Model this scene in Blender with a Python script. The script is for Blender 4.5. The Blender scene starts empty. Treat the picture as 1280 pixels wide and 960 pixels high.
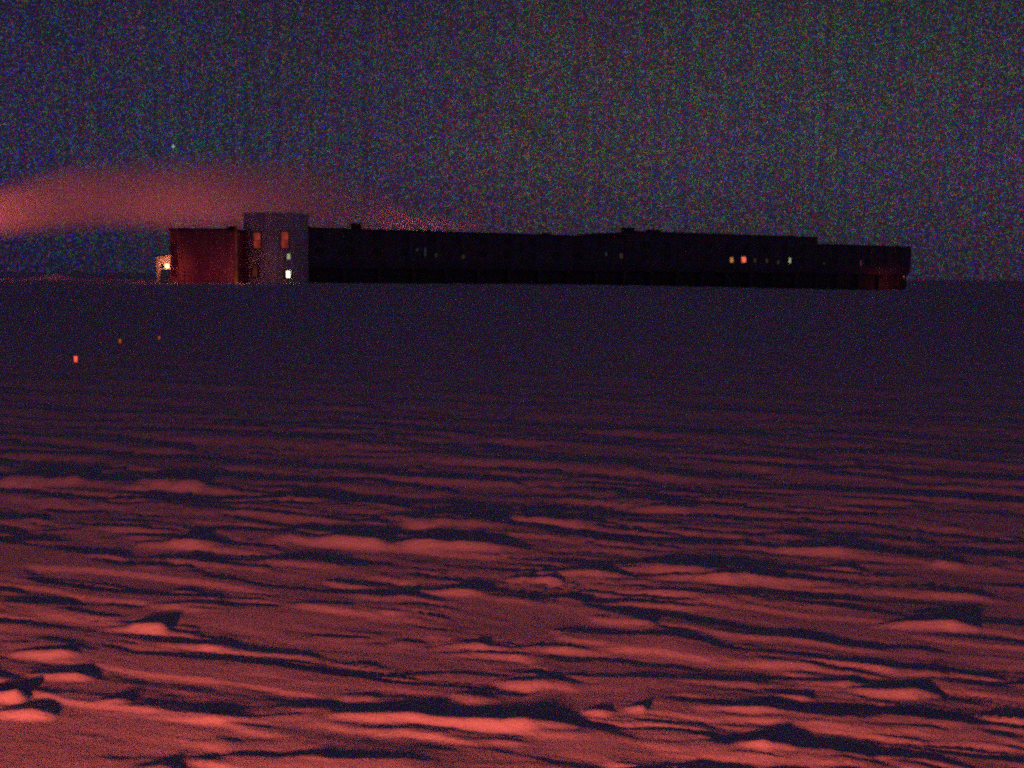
import bpy, bmesh, math, random
import numpy as np
from mathutils import Vector, Matrix

random.seed(7)
rng = np.random.default_rng(11)
scene = bpy.context.scene
C = scene.collection
R = math.radians

# ------------------------------------------------------------------ camera
F = 1545.0                    # focal length in pixels of a 1280 wide frame
EYE = 4.0                     # metres above the near snow
cam_d = bpy.data.cameras.new('camera'); cam = bpy.data.objects.new('camera', cam_d); C.objects.link(cam)
cam_d.sensor_width = 36.0; cam_d.lens = F / 1280.0 * 36.0
cam_d.clip_start = 0.1; cam_d.clip_end = 20000
ROT = Matrix.Rotation(R(90 - 5.0), 3, 'X') @ Matrix.Rotation(R(0.5), 3, 'Z')
cam.matrix_world = Matrix.Translation((0, 0, EYE)) @ ROT.to_4x4()
scene.camera = cam

def ray(px, py):
    return (ROT @ Vector(((px - 640) / F, (480 - py) / F, -1.0))).normalized()

def base_z(d):
    """Broad shape of the plateau: the snow climbs gently to the pad the station stands on."""
    t = np.clip((np.asarray(d, float) - 34.0) / 150.0, 0, 1)
    return 2.6 * (t * t * (3 - 2 * t) * 0.45 + t * 0.55)

def at(px, py, dist):
    """Point on a sight line at the given distance ahead."""
    r = ray(px, py); return Vector((0, 0, EYE)) + r * (dist / r.y)

def on_snow(px, py):
    r = ray(px, py); lo, hi = 2.0, 400.0
    for _ in range(60):
        m = (lo + hi) / 2
        z = EYE + r.z / r.y * m
        if z > float(base_z(m)): lo = m
        else: hi = m
    return Vector((r.x / r.y * lo, lo, float(base_z(lo))))

# ------------------------------------------------------------------ materials
def new_mat(name):
    m = bpy.data.materials.new(name); m.use_nodes = True
    nt = m.node_tree; nt.nodes.clear()
    out = nt.nodes.new('ShaderNodeOutputMaterial')
    return m, nt, out

def N(nt, t, **kw):
    n = nt.nodes.new(t)
    for k, v in kw.items(): setattr(n, k, v)
    return n

def principled(name, col, rough=0.6, metal=0.0, var=0.25, scale=1.2, bump=0.0, bump_scale=20, streak=None):
    m, nt, out = new_mat(name)
    b = N(nt, 'ShaderNodeBsdfPrincipled'); b.inputs['Roughness'].default_value = rough; b.inputs['Metallic'].default_value = metal
    tc = N(nt, 'ShaderNodeTexCoord'); mp = N(nt, 'ShaderNodeMapping')
    if streak: mp.inputs['Scale'].default_value = streak
    nt.links.new(tc.outputs['Object'], mp.inputs['Vector'])
    no = N(nt, 'ShaderNodeTexNoise'); no.inputs['Scale'].default_value = scale; no.inputs['Detail'].default_value = 5
    nt.links.new(mp.outputs[0], no.inputs['Vector'])
    mr = N(nt, 'ShaderNodeMapRange'); mr.inputs['From Min'].default_value = .3; mr.inputs['From Max'].default_value = .7
    mr.inputs['To Min'].default_value = 1 - var; mr.inputs['To Max'].default_value = 1 + var
    nt.links.new(no.outputs['Fac'], mr.inputs['Value'])
    mx = N(nt, 'ShaderNodeVectorMath', operation='SCALE'); mx.inputs[0].default_value = col
    nt.links.new(mr.outputs[0], mx.inputs['Scale']); nt.links.new(mx.outputs[0], b.inputs['Base Color'])
    if bump:
        n2 = N(nt, 'ShaderNodeTexNoise'); n2.inputs['Scale'].default_value = bump_scale; n2.inputs['Detail'].default_value = 4
        nt.links.new(tc.outputs['Object'], n2.inputs['Vector'])
        bp = N(nt, 'ShaderNodeBump'); bp.inputs['Strength'].default_value = bump; bp.inputs['Distance'].default_value = .05
        nt.links.new(n2.outputs['Fac'], bp.inputs['Height']); nt.links.new(bp.outputs[0], b.inputs['Normal'])
    nt.links.new(b.outputs[0], out.inputs['Surface'])
    return m

def lit(name, col, strength, scale=3.0):
    """A lit window pane, lamp or painted corner glow: uneven glow from what stands behind the glass."""
    m, nt, out = new_mat(name)
    e = N(nt, 'ShaderNodeEmission'); e.inputs['Color'].default_value = (*col, 1)
    tc = N(nt, 'ShaderNodeTexCoord'); no = N(nt, 'ShaderNodeTexNoise'); no.inputs['Scale'].default_value = scale
    nt.links.new(tc.outputs['Object'], no.inputs['Vector'])
    mr = N(nt, 'ShaderNodeMapRange'); mr.inputs['From Min'].default_value = .3; mr.inputs['From Max'].default_value = .7
    mr.inputs['To Min'].default_value = strength * .45; mr.inputs['To Max'].default_value = strength * 1.5
    nt.links.new(no.outputs['Fac'], mr.inputs['Value']); nt.links.new(mr.outputs[0], e.inputs['Strength'])
    nt.links.new(e.outputs[0], out.inputs['Surface'])
    return m

M = {}
M['panel'] = principled('station_panel', (.11, .095, .15), .55, 0, .3, .5, streak=(1.6, 1, .25))
M['panel_dark'] = principled('station_trim', (.06, .055, .075), .6, 0, .25, .8)
M['steel'] = principled('column_steel', (.10, .09, .11), .5, .2, .25, 1.5)
M['glass'] = principled('dark_glass', (.03, .03, .045), .12, 0, .2, 2)
M['cladding'] = principled('tower_cladding', (.74, .66, .74), .55, 0, .22, .8, streak=(1, 1, .3))
M['annex'] = principled('annex_cladding', (.36, .10, .15), .6, 0, .35, .7, streak=(2.2, 2.2, .3))
M['porch'] = principled('porch_panel', (.62, .58, .55), .55, 0, .2, 1.4)
M['bamboo'] = principled('marker_pole', (.22, .15, .08), .7, 0, .3, 8)
M['lamp_red'] = lit('lamp_red', (1, .12, .07), 1.0)
M['lamp_amber'] = lit('lamp_amber', (1, .22, .06), .30)
M['lamp_warm'] = lit('lamp_warm', (1, .60, .26), 4.0)
M['win_red'] = lit('window_red', (1, .12, .09), .20, 1.3)
M['win_rose'] = lit('window_rose', (1, .16, .10), 1.0)
M['win_yellow'] = lit('window_yellow', (1, .45, .15), .4)
M['win_pale'] = lit('window_pale', (.80, .86, .50), .42)
M['win_white'] = lit('window_white', (.95, 1, .62), 2.1)
M['win_dim'] = lit('window_dim', (.6, .45, .35), .045)
M['win_blue'] = lit('window_blue', (.45, .6, .75), .035)
M['win_magenta'] = lit('window_magenta', (.8, .15, .45), .12)
M['strip_amber'] = lit('strip_amber', (1, .18, .13), .07, .6)  # faint lower tower window, and the painted lamplight up the annex corner
M['strip_glow'] = lit('strip_glow', (1, .20, .08), .13, .8)  # emission standing in for lamplight at the foot of the corner

# ------------------------------------------------------------------ mesh helpers
class MB:
    def __init__(s): s.bm = bmesh.new()
    def box(s, x0, x1, y0, y1, z0, z1, bevel=0.0):
        v = [s.bm.verts.new(p) for p in ((x0,y0,z0),(x1,y0,z0),(x1,y1,z0),(x0,y1,z0),(x0,y0,z1),(x1,y0,z1),(x1,y1,z1),(x0,y1,z1))]
        fs = [s.bm.faces.new([v[i] for i in q]) for q in ((3,2,1,0),(4,5,6,7),(0,1,5,4),(1,2,6,5),(2,3,7,6),(3,0,4,7))]
        if bevel:
            es = list({e for f in fs for e in f.edges})
            bmesh.ops.bevel(s.bm, geom=es, offset=bevel, segments=2, affect='EDGES', profile=.5)
        return s
    def prism(s, prof, x0, x1):
        """A profile in y,z swept along x."""
        a = [s.bm.verts.new((x0, y, z)) for y, z in prof]; b = [s.bm.verts.new((x1, y, z)) for y, z in prof]
        n = len(prof)
        for i in range(n): s.bm.faces.new((a[i], a[(i+1) % n], b[(i+1) % n], b[i]))
        s.bm.faces.new(a[::-1]); s.bm.faces.new(b)
        return s
    def slab(s, poly, y0, y1):
        """A polygon in x,z given a thickness along y."""
        a = [s.bm.verts.new((x, y0, z)) for x, z in poly]; b = [s.bm.verts.new((x, y1, z)) for x, z in poly]
        n = len(poly)
        for i in range(n): s.bm.faces.new((a[i], b[i], b[(i+1) % n], a[(i+1) % n]))
        s.bm.faces.new(a); s.bm.faces.new(b[::-1])
        return s
    def tube(s, p, q, r0, r1=None, n=12):
        r1 = r0 if r1 is None else r1
        p, q = Vector(p), Vector(q); d = (q - p).normalized(); u = d.orthogonal().normalized(); w = d.cross(u)
        ra = [s.bm.verts.new(p + (u*math.cos(2*math.pi*i/n) + w*math.sin(2*math.pi*i/n))*r0) for i in range(n)]
        rb = [s.bm.verts.new(q + (u*math.cos(2*math.pi*i/n) + w*math.sin(2*math.pi*i/n))*r1) for i in range(n)]
        for i in range(n): s.bm.faces.new((ra[i], ra[(i+1) % n], rb[(i+1) % n], rb[i]))
        s.bm.faces.new(ra[::-1]); s.bm.faces.new(rb)
        return s
    def ring_wall(s, rad, z0, z1, n, ribs=0.0):
        lo, hi = [], []
        for i in range(n):
            a = 2*math.pi*i/n; r = rad + (ribs if i % 4 < 2 else 0)
            lo.append(s.bm.verts.new((r*math.cos(a), r*math.sin(a), z0))); hi.append(s.bm.verts.new((r*math.cos(a), r*math.sin(a), z1)))
        for i in range(n): s.bm.faces.new((lo[i], lo[(i+1) % n], hi[(i+1) % n], hi[i]))
        s.bm.faces.new(lo[::-1]); s.bm.faces.new(hi)
        return s
    def build(s, name, mat, parent=None):
        bmesh.ops.recalc_face_normals(s.bm, faces=s.bm.faces)
        me = bpy.data.meshes.new(name); s.bm.to_mesh(me); s.bm.free(); me.materials.append(mat)
        o = bpy.data.objects.new(name, me); C.objects.link(o)
        if parent: o.parent = parent
        return o

def thing(name, label, cat, loc, rz=0.0, group=None):
    o = bpy.data.objects.new(name, None); C.objects.link(o); o.location = loc; o.rotation_euler = (0, 0, rz)
    o['label'] = label; o['category'] = cat
    if group: o['group'] = group
    return o

def lamp(name, loc, power, col, radius=.1, spot=None, aim=None, parent=None, blend=.6):
    d = bpy.data.lights.new(name, 'SPOT' if spot else 'POINT'); d.energy = power; d.color = col; d.shadow_soft_size = radius
    if spot: d.spot_size = R(spot); d.spot_blend = blend
    o = bpy.data.objects.new(name, d); C.objects.link(o)
    if aim is not None: o.rotation_euler = (Vector(aim) - Vector(loc)).to_track_quat('-Z', 'Y').to_euler()
    o.location = loc
    return o

# ------------------------------------------------------------------ snow ground with sastrugi
def hash2(ix, iy, seed):
    h = (ix.astype(np.int64) * 374761393 + iy.astype(np.int64) * 668265263 + seed * 1442695041) & 0x7fffffff
    h = ((h ^ (h >> 13)) * 1274126177) & 0x7fffffff
    return ((h ^ (h >> 16)) & 0xffff) / 65535.0

def vnoise(x, y, seed):
    ix, iy = np.floor(x), np.floor(y); fx, fy = x - ix, y - iy
    ux, uy = fx*fx*fx*(fx*(fx*6-15)+10), fy*fy*fy*(fy*(fy*6-15)+10)
    a, b = hash2(ix, iy, seed), hash2(ix+1, iy, seed); c, d = hash2(ix, iy+1, seed), hash2(ix+1, iy+1, seed)
    return (a*(1-ux)+b*ux)*(1-uy) + (c*(1-ux)+d*ux)*uy

def fbm(x, y, seed, o=4, g=.5):
    s, a, t = 0, 1, 0
    for k in range(o):
        s = s + a*vnoise(x*2**k + 17.3*k, y*2**k + 9.1*k, seed+k); t += a; a *= g
    return s/t

def sst(e0, e1, x):
    t = np.clip((x-e0)/(e1-e0), 0, 1); return t*t*(3-2*t)

WIND = R(20)          # the wind blows along this line, a little off square to the view
def wind_xy(x, y):
    return (-math.cos(WIND)*x + math.sin(WIND)*y), (math.sin(WIND)*x + math.cos(WIND)*y)   # along, across (towards the far side)

def ridge(X, Y, pts, h, front, back, jag=.25, seed=0):
    """A long drift edge: a ramp on the near side, a short drop on the far side."""
    P = [on_snow(*p) for p in pts]
    px = np.array([p.x for p in P]); py = np.array([p.y for p in P])
    o = np.argsort(px); px, py = px[o], py[o]
    yc = np.interp(X, px, py) + (fbm(X*1.6, X*0+seed*3.1, 60+seed, 4)-.5)*jag
    ends = sst(px[0]-.6, px[0]+.5, X) * (1 - sst(px[-1]-.5, px[-1]+.6, X))
    mod = .25 + 1.2*sst(.35, .62, fbm(X*.8, X*0 + seed*1.7, 90+seed, 3))
    s = Y - yc
    return np.where(s < 0, sst(-front, 0, s), 1 - sst(0, back, s)) * ends * h * mod * .20

def lump(X, Y, x0, x1, yb, h, depth, seed=0):
    """One carved sastrugi tongue: thin tail to the left, blunt undercut nose to the right."""
    a, b = on_snow(x0, yb), on_snow(x1, yb)
    L = (b.x - a.x)*1.12
    t = (X - a.x)/L; blunt = .12 if seed == 1 else .22 + .22*((seed*37) % 10)/10; tail = .8 if seed == 1 else .55; nose = .55 if seed == 1 else .85
    h = (h if seed == 1 else h*1.05)*(1 + .55*float(sst(13, 19, (a.y+b.y)/2)))
    # crest curve runs slightly towards the viewer along the wind
    yc = (a.y + b.y)/2 - (t-.5)*L*.10 + (fbm(X*2.2, X*0+seed, 120+seed, 3)-.5)*.12
    prof = np.where(t < 1-blunt, np.clip(t/(1-blunt), 0, 1)**tail, np.clip((1-t)/blunt, 0, 1)**nose)
    prof = np.where((t < 0) | (t > 1), 0, prof)
    w = depth*.30*(.5 + .5*np.clip(prof, 0, 1))
    s = (Y - yc)
    cross = np.where(s < 0, sst(-w, 0, s), 1 - sst(.02, .14 + .1*h, s))
    return .33*h*prof*cross*(.82 + .36*fbm(X*3, Y*5, 150+seed, 3))

def snow_height(X, Y):
    a, b = wind_xy(X, Y)
    z = base_z(Y) - .95*sst(0, 88, X)*sst(70, 170, Y)
    near = 1.0/(1.0 + (np.maximum(Y, 0)/70.0)**2)
    # warp so that the drifts wander
    wa = a + 1.1*(fbm(a*.35, b*.5, 3, 3)-.5); wb = b + .55*(fbm(a*.30, b*.45, 5, 3)-.5)
    # broad drifts, several metres long
    n1 = fbm(wa*.20, wb*.75, 21, 4)
    mid = 1 + .75*sst(13, 22, Y)
    z = z + mid*.030*sst(.40, .66, n1)
    # layered ledges: carved edges on the sides
    n2 = fbm(wa*.40 + 5, wb*2.1, 31, 4); n2 = fbm(wa*.40 + 5, (wb + .55*(n2-.5))*2.1, 31, 4)
    z = z + mid*.029*sst(.46, .57, n2)*(.5+fbm(wa*.3, wb*.5, 33, 2))
    n3 = fbm(wa*.8 + 2, wb*3.8, 41, 3); n3 = fbm(wa*.8 + 2, (wb + .36*(n3-.5))*3.8, 41, 3)
    patch = .15 + 1.1*sst(.35, .65, fbm(a*.22, b*.30, 81, 3))
    z = z + .015*sst(.46, .60, n3)*patch
    # fine scour lines
    n4 = fbm(wa*2.4, wb*11.0, 51, 3)
    z = z + .008*(n4-.5)*2*patch*(1-sst(14, 30, Y))
    z = z + .006*(fbm(X*9, Y*9, 56, 3)-.5)
    # broad swells farther out
    z = z + .25*(fbm(a*.03, b*.09, 71, 3)-.5)*sst(30, 70, Y)*(1-sst(150, 185, Y))
    return z

def add_features(X, Y, Z):
    for i, (pts, h, fr, bk) in enumerate(RIDGES): Z = Z + ridge(X, Y, pts, h, fr, bk, seed=i)
    for i, (x0, x1, yb, h, dp) in enumerate(LUMPS): Z = np.maximum(Z, Z*.0 + Z + lump(X, Y, x0, x1, yb, h, dp, seed=i))
    return Z

RIDGES = [
    ([(535, 738), (700, 752), (830, 790), (1010, 808), (1290, 832)], .13, .9, .12),
    ([(780, 800), (960, 815), (1120, 830), (1280, 842)], .09, .7, .12),
    ([(690, 915), (860, 925), (960, 945), (1100, 958)], .13, .7, .10),
    ([(380, 958), (640, 962), (900, 975)], .15, .6, .10),
    ([(110, 950), (330, 952), (480, 955)], .10, .5, .10),
    ([(-20, 762), (200, 764), (420, 763)], .10, .9, .15),
    ([(60, 668), (250, 668), (480, 672)], .15, 1.6, .2),
    ([(120, 700), (300, 708), (500, 712)], .12, 1.4, .2),
    ([(200, 905), (330, 903), (420, 899)], .05, .6, .1),
    ([(0, 622), (160, 626), (420, 640)], .16, 2.0, .3),
    ([(480, 845), (660, 850), (850, 855)], .07, .5, .1),
    ([(150, 822), (400, 838)], .06, .5, .1),
    ([(980, 915), (1130, 905), (1280, 918)], .08, .6, .1),
    ([(290, 676), (470, 688), (650, 694)], .34, .30, .9),
    ([(770, 712), (900, 726), (1030, 733)], .34, .28, .8),
    ([(480, 660), (620, 662), (760, 664)], .30, .35, .9),
    ([(-20, 606), (150, 610), (300, 616)], .40, .5, 1.2),
]
LUMPS = [
    (405, 692, 908, .26, .50), (120, 202, 791, .25, .42), (1060, 1168, 872, .22, .45), (1090, 1210, 789, .22, .45),
    (780, 1035, 731, .22, .8), (670, 780, 724, .20, .6), (630, 700, 731, .18, .45), (490, 648, 691, .22, .9),
    (165, 270, 687, .18, .8), (545, 606, 812, .16, .35), (-40, 28, 879, .32, .45), (-20, 62, 898, .22, .40),
    (10, 92, 822, .18, .4), (782, 807, 896, .14, .22), (725, 768, 897, .11, .22), (870, 970, 896, .11, .22),
    (25, 112, 850, .16, .35), (120, 165, 882, .10, .25), (240, 412, 630, .18, 1.2), (520, 770, 656, .14, 1.0),
    (780, 860, 640, .18, 1.0), (960, 1080, 695, .16, .9), (500, 600, 745, .14, .5), (1190, 1300, 908, .10, .3),
    (540, 660, 822, .10, .3), (1000, 1080, 862, .12, .3), (380, 470, 800, .07, .3), (610, 760, 815, .10, .35),
    (180, 300, 905, .10, .35), (840, 960, 860, .08, .3),
]

rr = random.Random(4)
def scatter(Xg, Yg, Zg, n):
    for k in range(n):
        yb = 8.5 + 38*rr.random()**1.5; x = (rr.random()*2-1)*(.46*yb + 2)
        L = (.5 + 1.7*rr.random()**2)*(.8 + yb/35); h = .02 + .035*rr.random()**2; dp = .08 + .14*rr.random(); bl = .25 + .35*rr.random(); tail = .6 + .8*rr.random()
        i0, i1 = np.searchsorted(rows, yb-1.2), np.searchsorted(rows, yb+1.2)
        j0 = max(0, int(np.searchsorted(u, (x-.2)/(5+.5*(yb-1.2)))) - 60); j1 = min(NC, int(np.searchsorted(u, (x+L+.2)/(5+.5*(yb-1.2)))) + 60)
        X, Y = Xg[i0:i1, j0:j1], Yg[i0:i1, j0:j1]
        t = (X-x)/L
        prof = np.where(t < 1-bl, np.clip(t/(1-bl), 0, 1)**tail, np.clip((1-t)/bl, 0, 1)**.9); prof = np.where((t < 0) | (t > 1), 0, prof)
        yc = yb - (t-.5)*L*(.10 + .25*rr.random()) + (fbm(X*2.5, X*0+k, 300+k, 3)-.5)*.16
        s = Y - yc; w = dp*(.5+.5*prof)
        Zg[i0:i1, j0:j1] += h*prof*np.where(s < 0, sst(-w, 0, s), 1-sst(.02, .10 + 2.5*h, s))*(.7+.6*fbm(X*4, Y*6, 500+k, 2))
    return Zg
rows = [-80, -40, -20, -10, -5, 0, 3, 5, 6, 7, 7.6, 8.0]
while rows[-1] < 70: rows.append(rows[-1] + max(.018, .00027*rows[-1]**2))
while rows[-1] < 200: rows.append(rows[-1]*1.012)
while rows[-1] < 6000: rows.append(rows[-1]*1.18)
rows = np.array(rows); NC = 820
u = np.linspace(-1, 1, NC)
Yg = np.repeat(rows[:, None], NC, 1); Xg = u[None, :]*(5.0 + .50*np.abs(rows))[:, None]
Zg = add_features(Xg, Yg, snow_height(Xg, Yg))
Zg = scatter(Xg, Yg, Zg, 170)
nr = len(rows)
me = bpy.data.meshes.new('snow_ground')
co = np.stack([Xg, Yg, Zg], -1).reshape(-1, 3).astype(np.float32)
idx = np.arange(nr*NC).reshape(nr, NC)
quads = np.stack([idx[:-1, :-1], idx[:-1, 1:], idx[1:, 1:], idx[1:, :-1]], -1).reshape(-1, 4)
me.vertices.add(len(co)); me.vertices.foreach_set('co', co.ravel())
me.loops.add(quads.size); me.loops.foreach_set('vertex_index', quads.ravel().astype(np.int32))
me.polygons.add(len(quads)); me.polygons.foreach_set('loop_start', (np.arange(len(quads))*4).astype(np.int32))
me.polygons.foreach_set('use_smooth', np.ones(len(quads), bool))
me.update(calc_edges=True)
m, nt, out = new_mat('wind_packed_snow')
b = N(nt, 'ShaderNodeBsdfPrincipled'); b.inputs['Roughness'].default_value = .75
tc = N(nt, 'ShaderNodeTexCoord')
mp = N(nt, 'ShaderNodeMapping'); mp.inputs['Scale'].default_value = (.5, 1.6, 1)
nt.links.new(tc.outputs['Object'], mp.inputs['Vector'])
no = N(nt, 'ShaderNodeTexNoise'); no.inputs['Scale'].default_value = .9; no.inputs['Detail'].default_value = 6
nt.links.new(mp.outputs[0], no.inputs['Vector'])
cr = N(nt, 'ShaderNodeValToRGB'); cr.color_ramp.elements[0].position = .3; cr.color_ramp.elements[1].position = .7
cr.color_ramp.elements[0].color = (.74, .75, .78, 1); cr.color_ramp.elements[1].color = (.86, .87, .89, 1)
nt.links.new(no.outputs['Fac'], cr.inputs[0]); nt.links.new(cr.outputs[0], b.inputs['Base Color'])
n2 = N(nt, 'ShaderNodeTexNoise'); n2.inputs['Scale'].default_value = 22; n2.inputs['Detail'].default_value = 6; n2.inputs['Roughness'].default_value = .7
nt.links.new(tc.outputs['Object'], n2.inputs['Vector'])
bp = N(nt, 'ShaderNodeBump'); bp.inputs['Strength'].default_value = .55; bp.inputs['Distance'].default_value = .03
nt.links.new(n2.outputs['Fac'], bp.inputs['Height']); nt.links.new(bp.outputs[0], b.inputs['Normal'])
nt.links.new(b.outputs[0], out.inputs['Surface'])
me.materials.append(m); M['snow'] = m
snow = bpy.data.objects.new('snow_ground', me); C.objects.link(snow); snow['kind'] = 'structure'

PAD = 2.6 + .10                        # snow level round the station

# ------------------------------------------------------------------ the long station building
P0 = at(380, 352, 190); P0.z = 0
ANG = math.atan2(33, 52.2)
DX, DY = math.cos(ANG), math.sin(ANG)
def along(px):
    """Distance along the front of the station of the sight line at column px."""
    r = ray(px, 330); k = r.x/r.y
    return (k*P0.y - P0.x)/(DX - k*DY)
def front(px, py):
    """(x, z) on the station's front where a sight line meets it."""
    s = along(px); y = P0.y + DY*s; r = ray(px, py)
    return s, EYE + r.z/r.y*y - PAD
st = thing('station_building', 'long dark elevated polar station with a stepped roof and few lit windows', 'building', (P0.x, P0.y, PAD), ANG)
sA, sB, sC = along(780), along(1020), along(1140)
DEPTH = 15.0
def wing(x0, x1, top, y0):
    prof = [(y0+.5, 2.3), (y0+.02, 3.5), (y0, top), (y0+DEPTH, top), (y0+DEPTH, 2.3)]
    mb = MB().prism(prof, x0, x1)
    x = x0 + 1.2
    while x < x1 - .4:                                   # raised seams between the wall panels
        mb.box(x, x+.09, y0-.05, y0+.2, 3.55, top-.05); x += 2.4
    for z in (6.2,): mb.box(x0+.05, x1-.05, y0-.07, y0+.2, z, z+.14)
    w = mb.build('wing', M['panel'], st)
    MB().box(x0-.06, x1+.06, y0-.16, y0+.3, top+.003, top+.28, .03).build('parapet', M['panel_dark'], w)
    return w
TOPS = (8.45, 9.55, 8.25)
wing(0, sA-.01, TOPS[0]-.28, 0); wing(sA+.01, sB-.01, TOPS[1]-.28, -.25); wing(sB+.01, sC, TOPS[2]-.28, .3)
def y_at(s): return 0 if s < sA else (-.25 if s < sB else .3)
# dark skirting added so the underfloor gap stays dark; columns carrying the floor
MB().box(.3, sC-.05, 1.35, 1.7, -1.8, 2.4).build('shade_skirt', M['panel_dark'], st)
x = 1.0
while x < sC:
    MB().tube((x, y_at(x)+.85, -1.8), (x, y_at(x)+.85, 2.4), .32, n=14).box(x-.55, x+.55, y_at(x)+.45, y_at(x)+1.25, 2.08, 2.295).build('column', M['steel'], st)
    x += 6.1
def window(parent, x, y, z, w, h, pane, ty=.0):
    fr = MB()
    t = .10
    fr.box(x-w/2-t, x+w/2+t, y-.10, y+.05, z+h/2, z+h/2+t); fr.box(x-w/2-t, x+w/2+t, y-.12, y+.05, z-h/2-t, z-h/2)
    fr.box(x-w/2-t, x-w/2, y-.10, y+.05, z-h/2+.002, z+h/2-.002); fr.box(x+w/2, x+w/2+t, y-.10, y+.05, z-h/2+.002, z+h/2-.002)
    f = fr.build('window', M['panel_dark'], parent)
    p = MB().box(x-w/2+.002, x+w/2-.002, y-.055, y-.02, z-h/2+.002, z+h/2-.002).build('pane', pane, f)
    return f
LIT = [(913, 325, 'win_yellow', .85, .95, 'dim yellow lit window'), (928, 324.5, 'win_rose', 1.15, 1.05, 'bright rose lit window'), (942, 325.5, 'win_dim', .7, .8, None),
       (957, 326, 'win_dim', .7, .8, None), (971, 328, 'win_dim', .7, .8, None), (985.5, 325.5, 'win_pale', .6, 1.05, 'pale yellow lit window'),
       (521, 312, 'win_blue', .5, .5, None), (545, 319, 'win_dim', .5, .6, None), (579, 321, 'win_dim', .6, .6, None),
       (531, 315, 'win_blue', .35, 1.4, None), (757, 318, 'win_blue', .5, .6, None), (776, 320, 'win_dim', .8, .9, None), (1077, 329, 'win_magenta', .5, 1.2, None),
       (1031, 329, 'win_blue', .4, .4, None)]
taken = []
for px, py, mt, w, h, lb in LIT:
    s, z = front(px, py)
    f = window(st, s, y_at(s)-.02, z, w, h, M[mt]); taken.append((s, z))
    if lb: f['label'] = lb
for z in (4.95, 7.15):
    x = 2.6
    while x < sC - 1.5:
        if all(abs(x-s) > 1.3 or abs(z-zz) > 1.5 for s, zz in taken) and abs(x-sA) > 1 and abs(x-sB) > 1:
            window(st, x, y_at(x)-.02, z, .95, .9, M['glass'])
        x += 4.9
# things on the roof
def roof_vent(px, y, w, h):
    s = along(px); t = TOPS[0] if s < sA else TOPS[1] if s < sB else TOPS[2]
    z = t-.28+.003
    return MB().box(s-w/2, s+w/2, y, y+1.2, z, z+h, .04).box(s-w/2-.1, s+w/2+.1, y-.1, y+1.3, z+h+.003, z+h+.12).build('roof_vent', M['panel_dark'], st)
roof_vent(450, .8, 1.4, 1.0); roof_vent(395, 3.5, 1.0, .45); roof_vent(795, 2, 2.2, .8); roof_vent(840, 5, 2.6, .7); roof_vent(700, 4, 1.2, .6); roof_vent(1004, 3, 1.2, .4)
s_st = along(560)
for k, dx in enumerate((0, 1.6)):
    MB().tube((s_st+dx, 9.5, TOPS[0]-.3), (s_st+dx, 9.5, TOPS[0]+.55), .28).tube((s_st+dx, 9.5, TOPS[0]+.553), (s_st+dx, 9.5, TOPS[0]+.65), .36).build('exhaust_stack', M['steel'], st)
# red floodlight under the far end
s_e = sC - 1.6
fl = MB().box(s_e-.2, s_e+.2, .7, .95, 1.75, 1.95).tube((s_e, .85, 1.953), (s_e, .85, 2.29), .04).build('floodlight', M['steel'], st)
MB().box(s_e-.16, s_e+.16, 0.675, .698, 1.78, 1.92).build('flood_lens', M['lamp_red'], fl)
def st_world(x, y, z):
    return (P0.x + DX*x - DY*y, P0.y + DY*x + DX*y, PAD + z)

# ------------------------------------------------------------------ round stair tower
TD = 185.0
tc_ = at(338, 350, TD); RAD = 40.5/F*TD
tw = thing('stair_tower', 'round corrugated stair tower with two glowing red windows and a white lit door', 'tower', (tc_.x, tc_.y + RAD, PAD))
TOP = (at(338, 265.5, TD).z - PAD)
MB().ring_wall(RAD-.06, -.6, TOP-.35, 144, .05).build('shell', M['cladding'], tw)
mb = MB().ring_wall(RAD+.12, TOP-.347, TOP, 72)
mb.build('roof', M['cladding'], tw)
MB().tube((-.6, .3, TOP+.003), (-.6, .3, TOP+.28), .30).build('roof_hatch', M['steel'], tw)
for z in (2.9, 5.75): MB().ring_wall(RAD+.03, z, z+.16, 72).build('band', M['cladding'], tw)
def tower_spot(px, py):
    p = at(px, py, TD); x = p.x - tw.location.x
    x = max(-RAD*.97, min(RAD*.97, x)); a = math.asin(x/RAD)
    return a, p.z - PAD
def tower_window(px, py, w, h, mat, name='window', label=None, frame=.12):
    a, z = tower_spot(px, py)
    e = bpy.data.objects.new(name, None)
    mb = MB(); t = frame
    mb.box(-w/2-t, w/2+t, -.12, .5, z+h/2, z+h/2+t); mb.box(-w/2-t, w/2+t, -.14, .5, z-h/2-t, z-h/2)
    mb.box(-w/2-t, -w/2, -.12, .5, z-h/2+.002, z+h/2-.002); mb.box(w/2, w/2+t, -.12, .5, z-h/2+.002, z+h/2-.002)
    if h > 1.8: mb.box(-w/2+.003, w/2-.003, -.10, .4, z-.05, z+.05)
    f = mb.build(name, M['panel_dark'], tw)
    g = MB().box(-w/2+.002, w/2-.002, -.05, .38, z-h/2+.002, z+h/2-.002).build('pane', mat, f)
    f.location = (math.sin(a)*RAD, -math.cos(a)*RAD, 0); f.rotation_euler = (0, 0, a)
    if label: f['label'] = label
    return f
tower_window(321, 300.5, 1.25, 2.3, M['win_red'], label='brighter tall red lit window')
tower_window(355, 300, 1.05, 2.4, M['win_red'], label='dimmer tall red lit window')
tower_window(359.3, 320.5, .55, .85, M['win_pale'], label='small pale lit window')
tower_window(359, 342.8, .66, 1.0, M['win_white'], 'door', label='white lit glazed door')
tower_window(318, 338, .95, 1.7, M['strip_amber'], label='faint red lower window')

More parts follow.
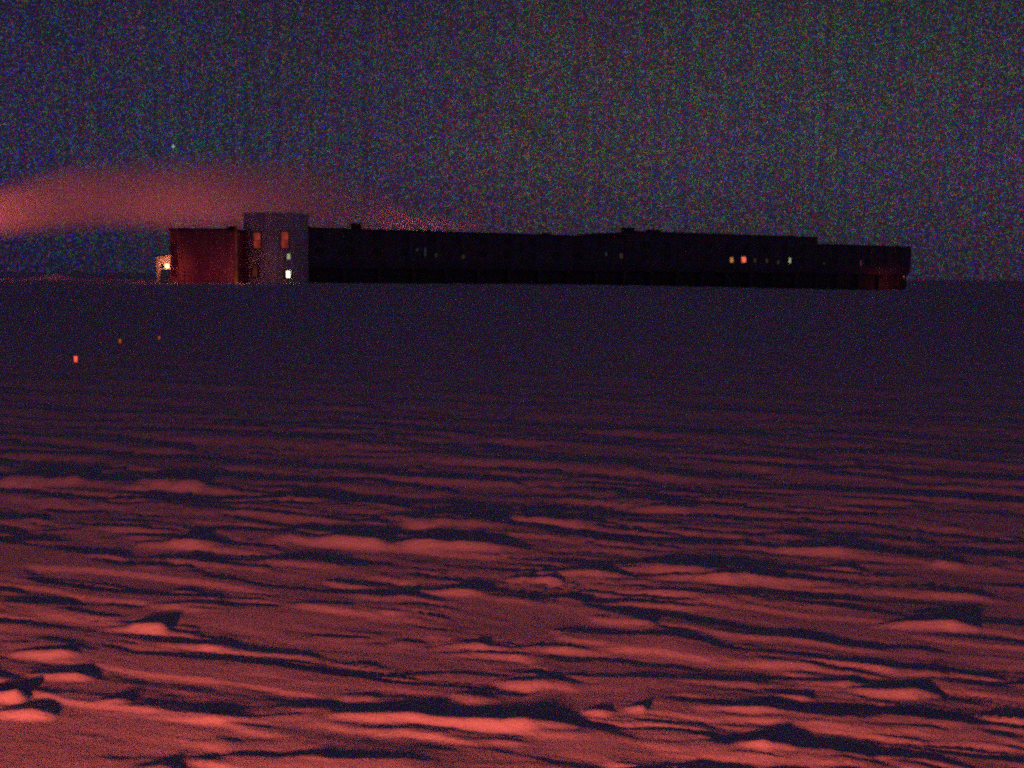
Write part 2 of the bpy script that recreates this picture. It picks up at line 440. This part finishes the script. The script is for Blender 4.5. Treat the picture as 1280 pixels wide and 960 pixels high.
# ------------------------------------------------------------------ annex left of the tower
AD = 180.0
ax0, ax1 = at(213, 340, AD).x, at(294, 340, AD).x
an = thing('annex_building', 'boxy dark red lit annex block left of the round tower', 'building', ((ax0+ax1)/2, AD, PAD))
hw = (ax1-ax0)/2; atop = at(250, 285.5, AD).z - PAD
mb = MB().box(-hw, hw, 0, 11, -.6, atop-.3)
x = -hw + .35
while x < hw-.2: mb.box(x, x+.10, -.05, .1, .1, atop-.32); x += 1.3
mb.build('wall', M['annex'], an)
MB().box(-hw-.15, hw+.15, -.2, 11.2, atop-.297, atop, .04).build('roof', M['panel_dark'], an)
MB().box(-hw+1.0, -hw+2.0, -.11, .03, .12, 2.25).box(-hw+1.82, -hw+1.88, -.17, -.113, 1.1, 1.2).build('door', M['annex'], an)
MB().box(2.6, 3.9, 4, 5.3, atop+.003, atop+.5, .04).build('roof_vent', M['panel_dark'], an)
mb = MB()
# added glowing strips stand in for lamplight reflected off the annex corner
cx = at(295.5, 340, AD).x - (ax0+ax1)/2
MB().box(cx-.22, cx+.22, -.5, -.22, -.6, 1.75).build('corner_glow', M['strip_glow'], an)
MB().box(cx-.05, cx+.22, -.5, -.3, 1.753, 7.9).build('glow_strip', M['strip_amber'], an)

# ------------------------------------------------------------------ lit entry porch on its post
PD = 178.0
pb = at(203, 350, PD)
po = thing('entry_porch', 'small brightly lit entry porch on one tall post at the annex end', 'porch', (pb.x, PD, PAD))
def pxz(px, py):
    p = at(px, py, PD); return p.x - pb.x, p.z - PAD
x0, zt0 = pxz(195.0, 322.5); x1, zt1 = pxz(212.5, 318.0); _, zb = pxz(204, 337.0)
xm, _ = pxz(200.5, 335)
MB().slab([(x0, zb+.75), (x1, zb+.75), (x1, zt1-.25), (x0, zt0-.1)], 1.3, 1.42).build('back_panel', M['porch'], po)
MB().slab([(x0-.1, zt0-.097), (x1+.1, zt1-.2), (x1+.1, zt1-.05), (x0-.1, zt0+.05)], -.2, 1.6).build('roof', M['porch'], po)
MB().box(xm, x1+.05, -.1, 1.6, zb, zb+.14).build('floor', M['porch'], po)
MB().box(x1-.12, x1, -.1, 1.28, zb+.143, zt1-.3).build('side_panel', M['porch'], po)
MB().box(x0+.02, x0+.50, .1, .55, -.6, zt0-.12).build('post', M['porch'], po)
mb = MB()
for k in range(6): mb.box(xm-.05, x1-.5, -.5+.18*k, -.3+.18*k, .2+.27*k, .25+.27*k)
mb.build('step', M['steel'], po)
lx, lz = pxz(208.5, 332.5)
lf = MB().box(lx-.52, lx+.52, .72, .9, lz-.36, lz+.36).build('lamp_housing', M['steel'], po)
MB().box(lx-.46, lx+.46, .665, .717, lz-.30, lz+.30).build('lamp_lens', M['lamp_warm'], lf)

# ------------------------------------------------------------------ red marker lamps standing in the snow
def marker_tpl():
    root = thing('marker_light', '', 'marker lamp', (0, 0, 0))
    MB().tube((0, 0, -.3), (0, 0, .95), .022, .016, 8).build('pole', M['bamboo'], root)
    c = MB().tube((0, 0, .953), (0, 0, 1.0), .07, n=12).build('collar', M['steel'], root)
    MB().tube((0, 0, 1.203), (0, 0, 1.24), .075, .03, 12).build('cap', M['steel'], root)
    MB().tube((0, 0, 1.003), (0, 0, 1.20), .055, .055, 12).build('lens', M['lamp_red'], root)
    return root
tpl = marker_tpl(); first = True
SPOTS = [(95.5, 450, .95, 'nearest and brightest red marker lamp on a thin pole in the snow', 'lamp_red'),
         (150.5, 429, .8, 'amber marker lamp on a thin pole, middle one of the three', 'lamp_amber'),
         (199.5, 425.5, .7, 'faint amber marker lamp on a thin pole, below the lit porch', 'lamp_amber')]
for px, py, sc, lb, mt in SPOTS:
    q = on_snow(px, py + 26*sc)
    for _ in range(8):                                     # slide along the snow until the lens stands on the sight line
        want = at(px, py, q.y); dz = (float(base_z(q.y)) + 1.1*sc) - want.z
        g = on_snow(px, py + F*1.1*sc/q.y); q = g
    if first: o = tpl; first = False
    else:
        o = tpl.copy(); C.objects.link(o)
        for ch in list(tpl.children):
            c = ch.copy(); C.objects.link(c); c.parent = o
            if ch.name.startswith('lens'):
                c.data = ch.data.copy(); c.data.materials[0] = M[mt]
    zz = float(add_features(np.array([[q.x]]), np.array([[q.y]]), snow_height(np.array([[q.x]]), np.array([[q.y]])))[0, 0])
    o.location = (q.x, q.y, zz); o.scale = (sc, sc, sc)
    o['label'] = lb; o['group'] = 'marker lamps on poles in the snow'

# ------------------------------------------------------------------ snow berm far left
bd = 225.0
bc = at(65, 341, bd)
nx, ny = 60, 24
bm_ = bmesh.new(); vv = []
for j in range(ny+1):
    for i in range(nx+1):
        a, c_ = i/nx*2-1, j/ny*2-1
        h = max(0, (1-a*a))**.7 * max(0, 1-c_*c_)**.6 * 1.15 * (.8+.3*math.sin(9*a)*math.sin(4*a+1))
        vv.append(bm_.verts.new((a*4.4, c_*2.4, h-.12)))
for j in range(ny):
    for i in range(nx):
        k = j*(nx+1)+i; f = bm_.faces.new((vv[k], vv[k+1], vv[k+nx+2], vv[k+nx+1])); f.smooth = True
mm = bpy.data.meshes.new('snow_berm'); bm_.to_mesh(mm); bm_.free(); mm.materials.append(M['snow'])
berm = bpy.data.objects.new('snow_berm', mm); C.objects.link(berm); berm.location = (bc.x, bd, 2.62); berm['kind'] = 'structure'

# ------------------------------------------------------------------ steam plume
V0 = at(650, 284, 232); V1 = at(-150, 284, 212)
ax = (V1 - V0); LEN = ax.length; pang = math.atan2(ax.y, ax.x)
PST = [  # px, centre y, half height, density
    (650, 284, 4, .0), (590, 282, 8, 1.0), (520, 277, 14, 1.0), (450, 258, 36, .32), (380, 246, 50, .5), (300, 242, 47, .65),
    (200, 242, 44, .85), (100, 249, 41, 1.05), (0, 265, 33, 1.2), (-90, 279, 27, 1.2), (-150, 286, 24, 1.0)]
prof = []
for px, cy, hh, dn in PST:
    r = ray(px, cy); k = r.x/r.y
    t = (k*V0.y - V0.x)/(ax.x - k*ax.y)            # where the sight line crosses the plume's vertical plane
    p = V0 + ax*t
    d = p.y; z = at(px, cy, d).z; prof.append((min(1, max(0, t)), z - V0.z, hh*1.12/F*d, dn))
bm_ = bmesh.new(); rings = []
for t, cz, rr, dn in prof:
    rings.append([bm_.verts.new((t*LEN, math.cos(q*math.pi/10)*(rr*1.35+.5), cz + math.sin(q*math.pi/10)*(rr*1.25+.4))) for q in range(20)])
for a, b2 in zip(rings, rings[1:]):
    for q in range(20): bm_.faces.new((a[q], a[(q+1) % 20], b2[(q+1) % 20], b2[q]))
bm_.faces.new(rings[0][::-1]); bm_.faces.new(rings[-1])
bmesh.ops.recalc_face_normals(bm_, faces=bm_.faces)
mm = bpy.data.meshes.new('steam_plume'); bm_.to_mesh(mm); bm_.free()
plume = bpy.data.objects.new('steam_plume', mm); C.objects.link(plume); plume.location = V0; plume.rotation_euler = (0, 0, pang)
plume['kind'] = 'stuff'; plume['label'] = 'pink lit steam plume drifting left above the station roof'
m, nt, out = new_mat('steam')
tc = N(nt, 'ShaderNodeTexCoord'); sx = N(nt, 'ShaderNodeSeparateXYZ'); nt.links.new(tc.outputs['Object'], sx.inputs[0])
def math_n(op, a, b=None, clamp=False):
    n = N(nt, 'ShaderNodeMath', operation=op); n.use_clamp = clamp
    for i, v in enumerate((a, b)):
        if v is None: continue
        if isinstance(v, (int, float)): n.inputs[i].default_value = v
        else: nt.links.new(v, n.inputs[i])
    return n.outputs[0]
tpos = math_n('DIVIDE', sx.outputs['X'], LEN)
def ramp(vals, scale, off):
    c = N(nt, 'ShaderNodeValToRGB'); cr = c.color_ramp
    while len(cr.elements) > 1: cr.elements.remove(cr.elements[0])
    for i, (t, v) in enumerate(vals):
        e = cr.elements[0] if i == 0 else cr.elements.new(t)
        e.position = t; g = (v-off)/scale; e.color = (g, g, g, 1)
    nt.links.new(tpos, c.inputs[0])
    return math_n('ADD', math_n('MULTIPLY', c.outputs[0], scale), off)
zc = ramp([(p[0], p[1]) for p in prof], 20, -4); rc = ramp([(p[0], p[2]) for p in prof], 12, 0); dc = ramp([(p[0], p[3]) for p in prof], 2, 0)
no = N(nt, 'ShaderNodeTexNoise'); no.inputs['Scale'].default_value = .16; no.inputs['Detail'].default_value = 3
mp = N(nt, 'ShaderNodeMapping'); mp.inputs['Scale'].default_value = (.45, 1, 1); nt.links.new(tc.outputs['Object'], mp.inputs['Vector']); nt.links.new(mp.outputs[0], no.inputs['Vector'])
dz = math_n('SUBTRACT', sx.outputs['Z'], zc)
d2 = math_n('SQRT', math_n('ADD', math_n('MULTIPLY', dz, dz), math_n('MULTIPLY', sx.outputs['Y'], sx.outputs['Y'])))
rho = math_n('DIVIDE', d2, rc)
rho = math_n('ADD', rho, math_n('MULTIPLY', math_n('SUBTRACT', no.outputs['Fac'], .5), .45))
mr = N(nt, 'ShaderNodeMapRange', interpolation_type='SMOOTHSTEP'); mr.inputs['From Min'].default_value = 1.15; mr.inputs['From Max'].default_value = .35
nt.links.new(rho, mr.inputs['Value'])
dens = math_n('MULTIPLY', math_n('MULTIPLY', mr.outputs[0], dc), .10)
vol = N(nt, 'ShaderNodeVolumePrincipled'); vol.inputs['Color'].default_value = (.95, .95, .95, 1); vol.inputs['Anisotropy'].default_value = .1
nt.links.new(dens, vol.inputs['Density']); nt.links.new(vol.outputs[0], out.inputs['Volume'])
mm.materials.append(m)

# ------------------------------------------------------------------ polar night sky
SUN_EL, SUN_ROT = R(-7.0), R(200)
w = bpy.data.worlds.new('World'); scene.world = w; w.use_nodes = True
nt = w.node_tree; nt.nodes.clear()
out = N(nt, 'ShaderNodeOutputWorld'); bg = N(nt, 'ShaderNodeBackground'); bg2 = N(nt, 'ShaderNodeBackground'); add = N(nt, 'ShaderNodeAddShader')
sky = N(nt, 'ShaderNodeTexSky', sky_type='NISHITA'); sky.sun_disc = False; sky.sun_elevation = SUN_EL; sky.sun_rotation = SUN_ROT
nt.links.new(sky.outputs[0], bg.inputs['Color']); bg.inputs['Strength'].default_value = .05
tc = N(nt, 'ShaderNodeTexCoord'); sp = N(nt, 'ShaderNodeSeparateXYZ'); nt.links.new(tc.outputs['Generated'], sp.inputs[0])
def vm(op, a, b=None, s=None):
    n = N(nt, 'ShaderNodeVectorMath', operation=op)
    for i, v in enumerate((a, b)):
        if v is None: continue
        if isinstance(v, (tuple, list)): n.inputs[i].default_value = v
        else: nt.links.new(v, n.inputs[i])
    if s is not None:
        if isinstance(s, (int, float)): n.inputs['Scale'].default_value = s
        else: nt.links.new(s, n.inputs['Scale'])
    return n
# airglow: a low band brighter than the zenith, broad uneven patches
cr = N(nt, 'ShaderNodeValToRGB'); e = cr.color_ramp.elements
e[0].position = 0.0; e[0].color = (.028, .020, .036, 1); e[1].position = 1.0; e[1].color = (.016, .0095, .023, 1)
k = e.new(.36); k.color = (.021, .0135, .028, 1); k = e.new(.09); k.color = (.040, .0315, .050, 1); k = e.new(.17); k.color = (.035, .030, .045, 1); k = e.new(.26); k.color = (.024, .0205, .034, 1)
nt.links.new(sp.outputs['Z'], cr.inputs[0])
nb = N(nt, 'ShaderNodeTexNoise'); nb.inputs['Scale'].default_value = 5; nb.inputs['Detail'].default_value = 2
nt.links.new(tc.outputs['Generated'], nb.inputs['Vector'])
broad = vm('ADD', vm('SCALE', nb.outputs['Color'], s=.7).outputs[0], (.65, .65, .65))
# left of the view the glow is bluer and darker
xl = N(nt, 'ShaderNodeMapRange'); xl.inputs['From Min'].default_value = -.42; xl.inputs['From Max'].default_value = .02
nt.links.new(sp.outputs['X'], xl.inputs['Value'])
mixc = N(nt, 'ShaderNodeMix', data_type='RGBA'); mixc.inputs['A'].default_value = (.62, .60, 1.10, 1); mixc.inputs['B'].default_value = (1, 1, 1, 1)
nt.links.new(xl.outputs[0], mixc.inputs['Factor'])
glow = vm('MULTIPLY', vm('MULTIPLY', cr.outputs[0], broad.outputs[0]).outputs[0], mixc.outputs['Result'])
# colour grain added to the sky, imitating camera sensor noise
nf = N(nt, 'ShaderNodeTexNoise'); nf.inputs['Scale'].default_value = 340; nf.inputs['Detail'].default_value = 1
nt.links.new(tc.outputs['Generated'], nf.inputs['Vector'])
st2 = vm('ADD', vm('SCALE', vm('SUBTRACT', nf.outputs['Color'], (.5, .5, .5)).outputs[0], s=.35).outputs[0], (1, 1, 1))
st2 = vm('MAXIMUM', st2.outputs[0], (.1, .1, .1))
cell = vm('FLOOR', vm('SCALE', tc.outputs['Generated'], s=2600).outputs[0])
wn = N(nt, 'ShaderNodeTexWhiteNoise', noise_dimensions='3D'); nt.links.new(cell.outputs[0], wn.inputs['Vector'])
p2 = vm('MULTIPLY', wn.outputs['Color'], wn.outputs['Color']); p4 = vm('MULTIPLY', p2.outputs[0], p2.outputs[0]); p8 = vm('MULTIPLY', p4.outputs[0], p4.outputs[0])
p16 = vm('MULTIPLY', p8.outputs[0], p8.outputs[0]); p28 = vm('MULTIPLY', vm('MULTIPLY', p16.outputs[0], p8.outputs[0]).outputs[0], p4.outputs[0])
sky_grain = vm('ADD', vm('SCALE', p28.outputs[0], s=29*.6).outputs[0], (.42, .42, .42))
st2 = vm('MULTIPLY', st2.outputs[0], sky_grain.outputs[0])
# vertical streaks added to the sky, imitating sensor column noise
az = N(nt, 'ShaderNodeMath', operation='ARCTAN2'); nt.links.new(sp.outputs['X'], az.inputs[0]); nt.links.new(sp.outputs['Y'], az.inputs[1])
ry = N(nt, 'ShaderNodeTexNoise', noise_dimensions='1D'); ry.inputs['Scale'].default_value = 130; ry.inputs['Detail'].default_value = 3; ry.inputs['Roughness'].default_value = .75
nt.links.new(az.outputs[0], ry.inputs['W'])
sky_streaks = vm('ADD', vm('SCALE', vm('SUBTRACT', ry.outputs['Color'], (.5, .5, .5)).outputs[0], s=1.1).outputs[0], (1, 1, 1))
glow2 = vm('MULTIPLY', vm('MULTIPLY', glow.outputs[0], st2.outputs[0]).outputs[0], sky_streaks.outputs[0])
# one bright star
sd = ray(216.5, 183)
dt = vm('DOT_PRODUCT', tc.outputs['Generated'], tuple(sd))
gt = N(nt, 'ShaderNodeMath', operation='GREATER_THAN'); gt.inputs[1].default_value = math.cos(.0012); nt.links.new(dt.outputs['Value'], gt.inputs[0])
star = vm('SCALE', (.25, .34, .28), s=gt.outputs[0])
tot = vm('ADD', glow2.outputs[0], star.outputs[0])
nt.links.new(tot.outputs[0], bg2.inputs['Color']); bg2.inputs['Strength'].default_value = 1.03
nt.links.new(bg.outputs[0], add.inputs[0]); nt.links.new(bg2.outputs[0], add.inputs[1]); nt.links.new(add.outputs[0], out.inputs['Surface'])

# ------------------------------------------------------------------ lamps
RED = (1.0, .128, .076)
lamp('yard_floodlight', (-5.0, -2.8, 1.7), 11500, RED, .40)
lamp('porch_light', (pb.x + lx, PD - 1.6, PAD + lz + .2), 130, (1, .26, .12), .2, 140, (pb.x - .6, PD + 2, PAD + lz))
lamp('porch_inner_light', (pb.x + lx - .5, PD + .45, PAD + lz + .7), 90, (1, .30, .16), .1)
lamp('annex_wall_light', (ax0 + 3.0, AD - 5.0, PAD + .3), 80, (1, .08, .17), .2, 150, (ax0 + 4.5, AD, PAD + 4.5))
pl_ = at(-130, 336, 203)
lamp('plume_floodlight', (pl_.x, pl_.y, PAD + .4), 46000, (1, .135, .085), .4, 172, (pl_.x, pl_.y, 60), .3)
q_ = at(235, 336, 212)
lamp('rear_floodlight', (q_.x, q_.y, PAD + .4), 12000, (1, .125, .105), .4, 172, (q_.x, q_.y, 60), .3)
for px_, pw_ in ((505, 1300), (555, 650)):
    r_ = ray(px_, 283); k_ = r_.x/r_.y; t_ = (k_*V0.y - V0.x)/(ax.x - k_*ax.y); q_ = V0 + ax*t_
    lamp('stack_light', (q_.x, q_.y - .5, at(px_, 315, q_.y).z), pw_, (1, .12, .09), .5)
q_ = at(297, 345, 177.5)
lamp('corner_light', (q_.x, q_.y, PAD + 1.6), 75, (1, .26, .26), .3)
lamp('end_flood_light', st_world(s_e-4.5, -1.6, -.2), 55, (1, .07, .07), .15)

# ------------------------------------------------------------------ rendering
scene.view_settings.view_transform = 'Standard'; scene.view_settings.look = 'None'
scene.view_settings.exposure = 0; scene.view_settings.gamma = 1; scene.view_settings.use_curve_mapping = False
cy = scene.cycles
scene.render.engine = 'CYCLES'
cy.use_denoising = False
cy.use_light_tree = True
cy.use_adaptive_sampling = True; cy.adaptive_threshold = 1.0; cy.adaptive_min_samples = 14
scene.render.filter_size = 2.7; cy.filter_width = 2.7
w.cycles.sampling_method = 'NONE'
cy.max_bounces = 4; cy.diffuse_bounces = 2; cy.volume_bounces = 1
cy.volume_step_rate = 1.0; cy.volume_max_steps = 256
cy.sample_clamp_indirect = .6; cy.sample_clamp_direct = 2.0; cy.caustics_reflective = False; cy.caustics_refractive = False
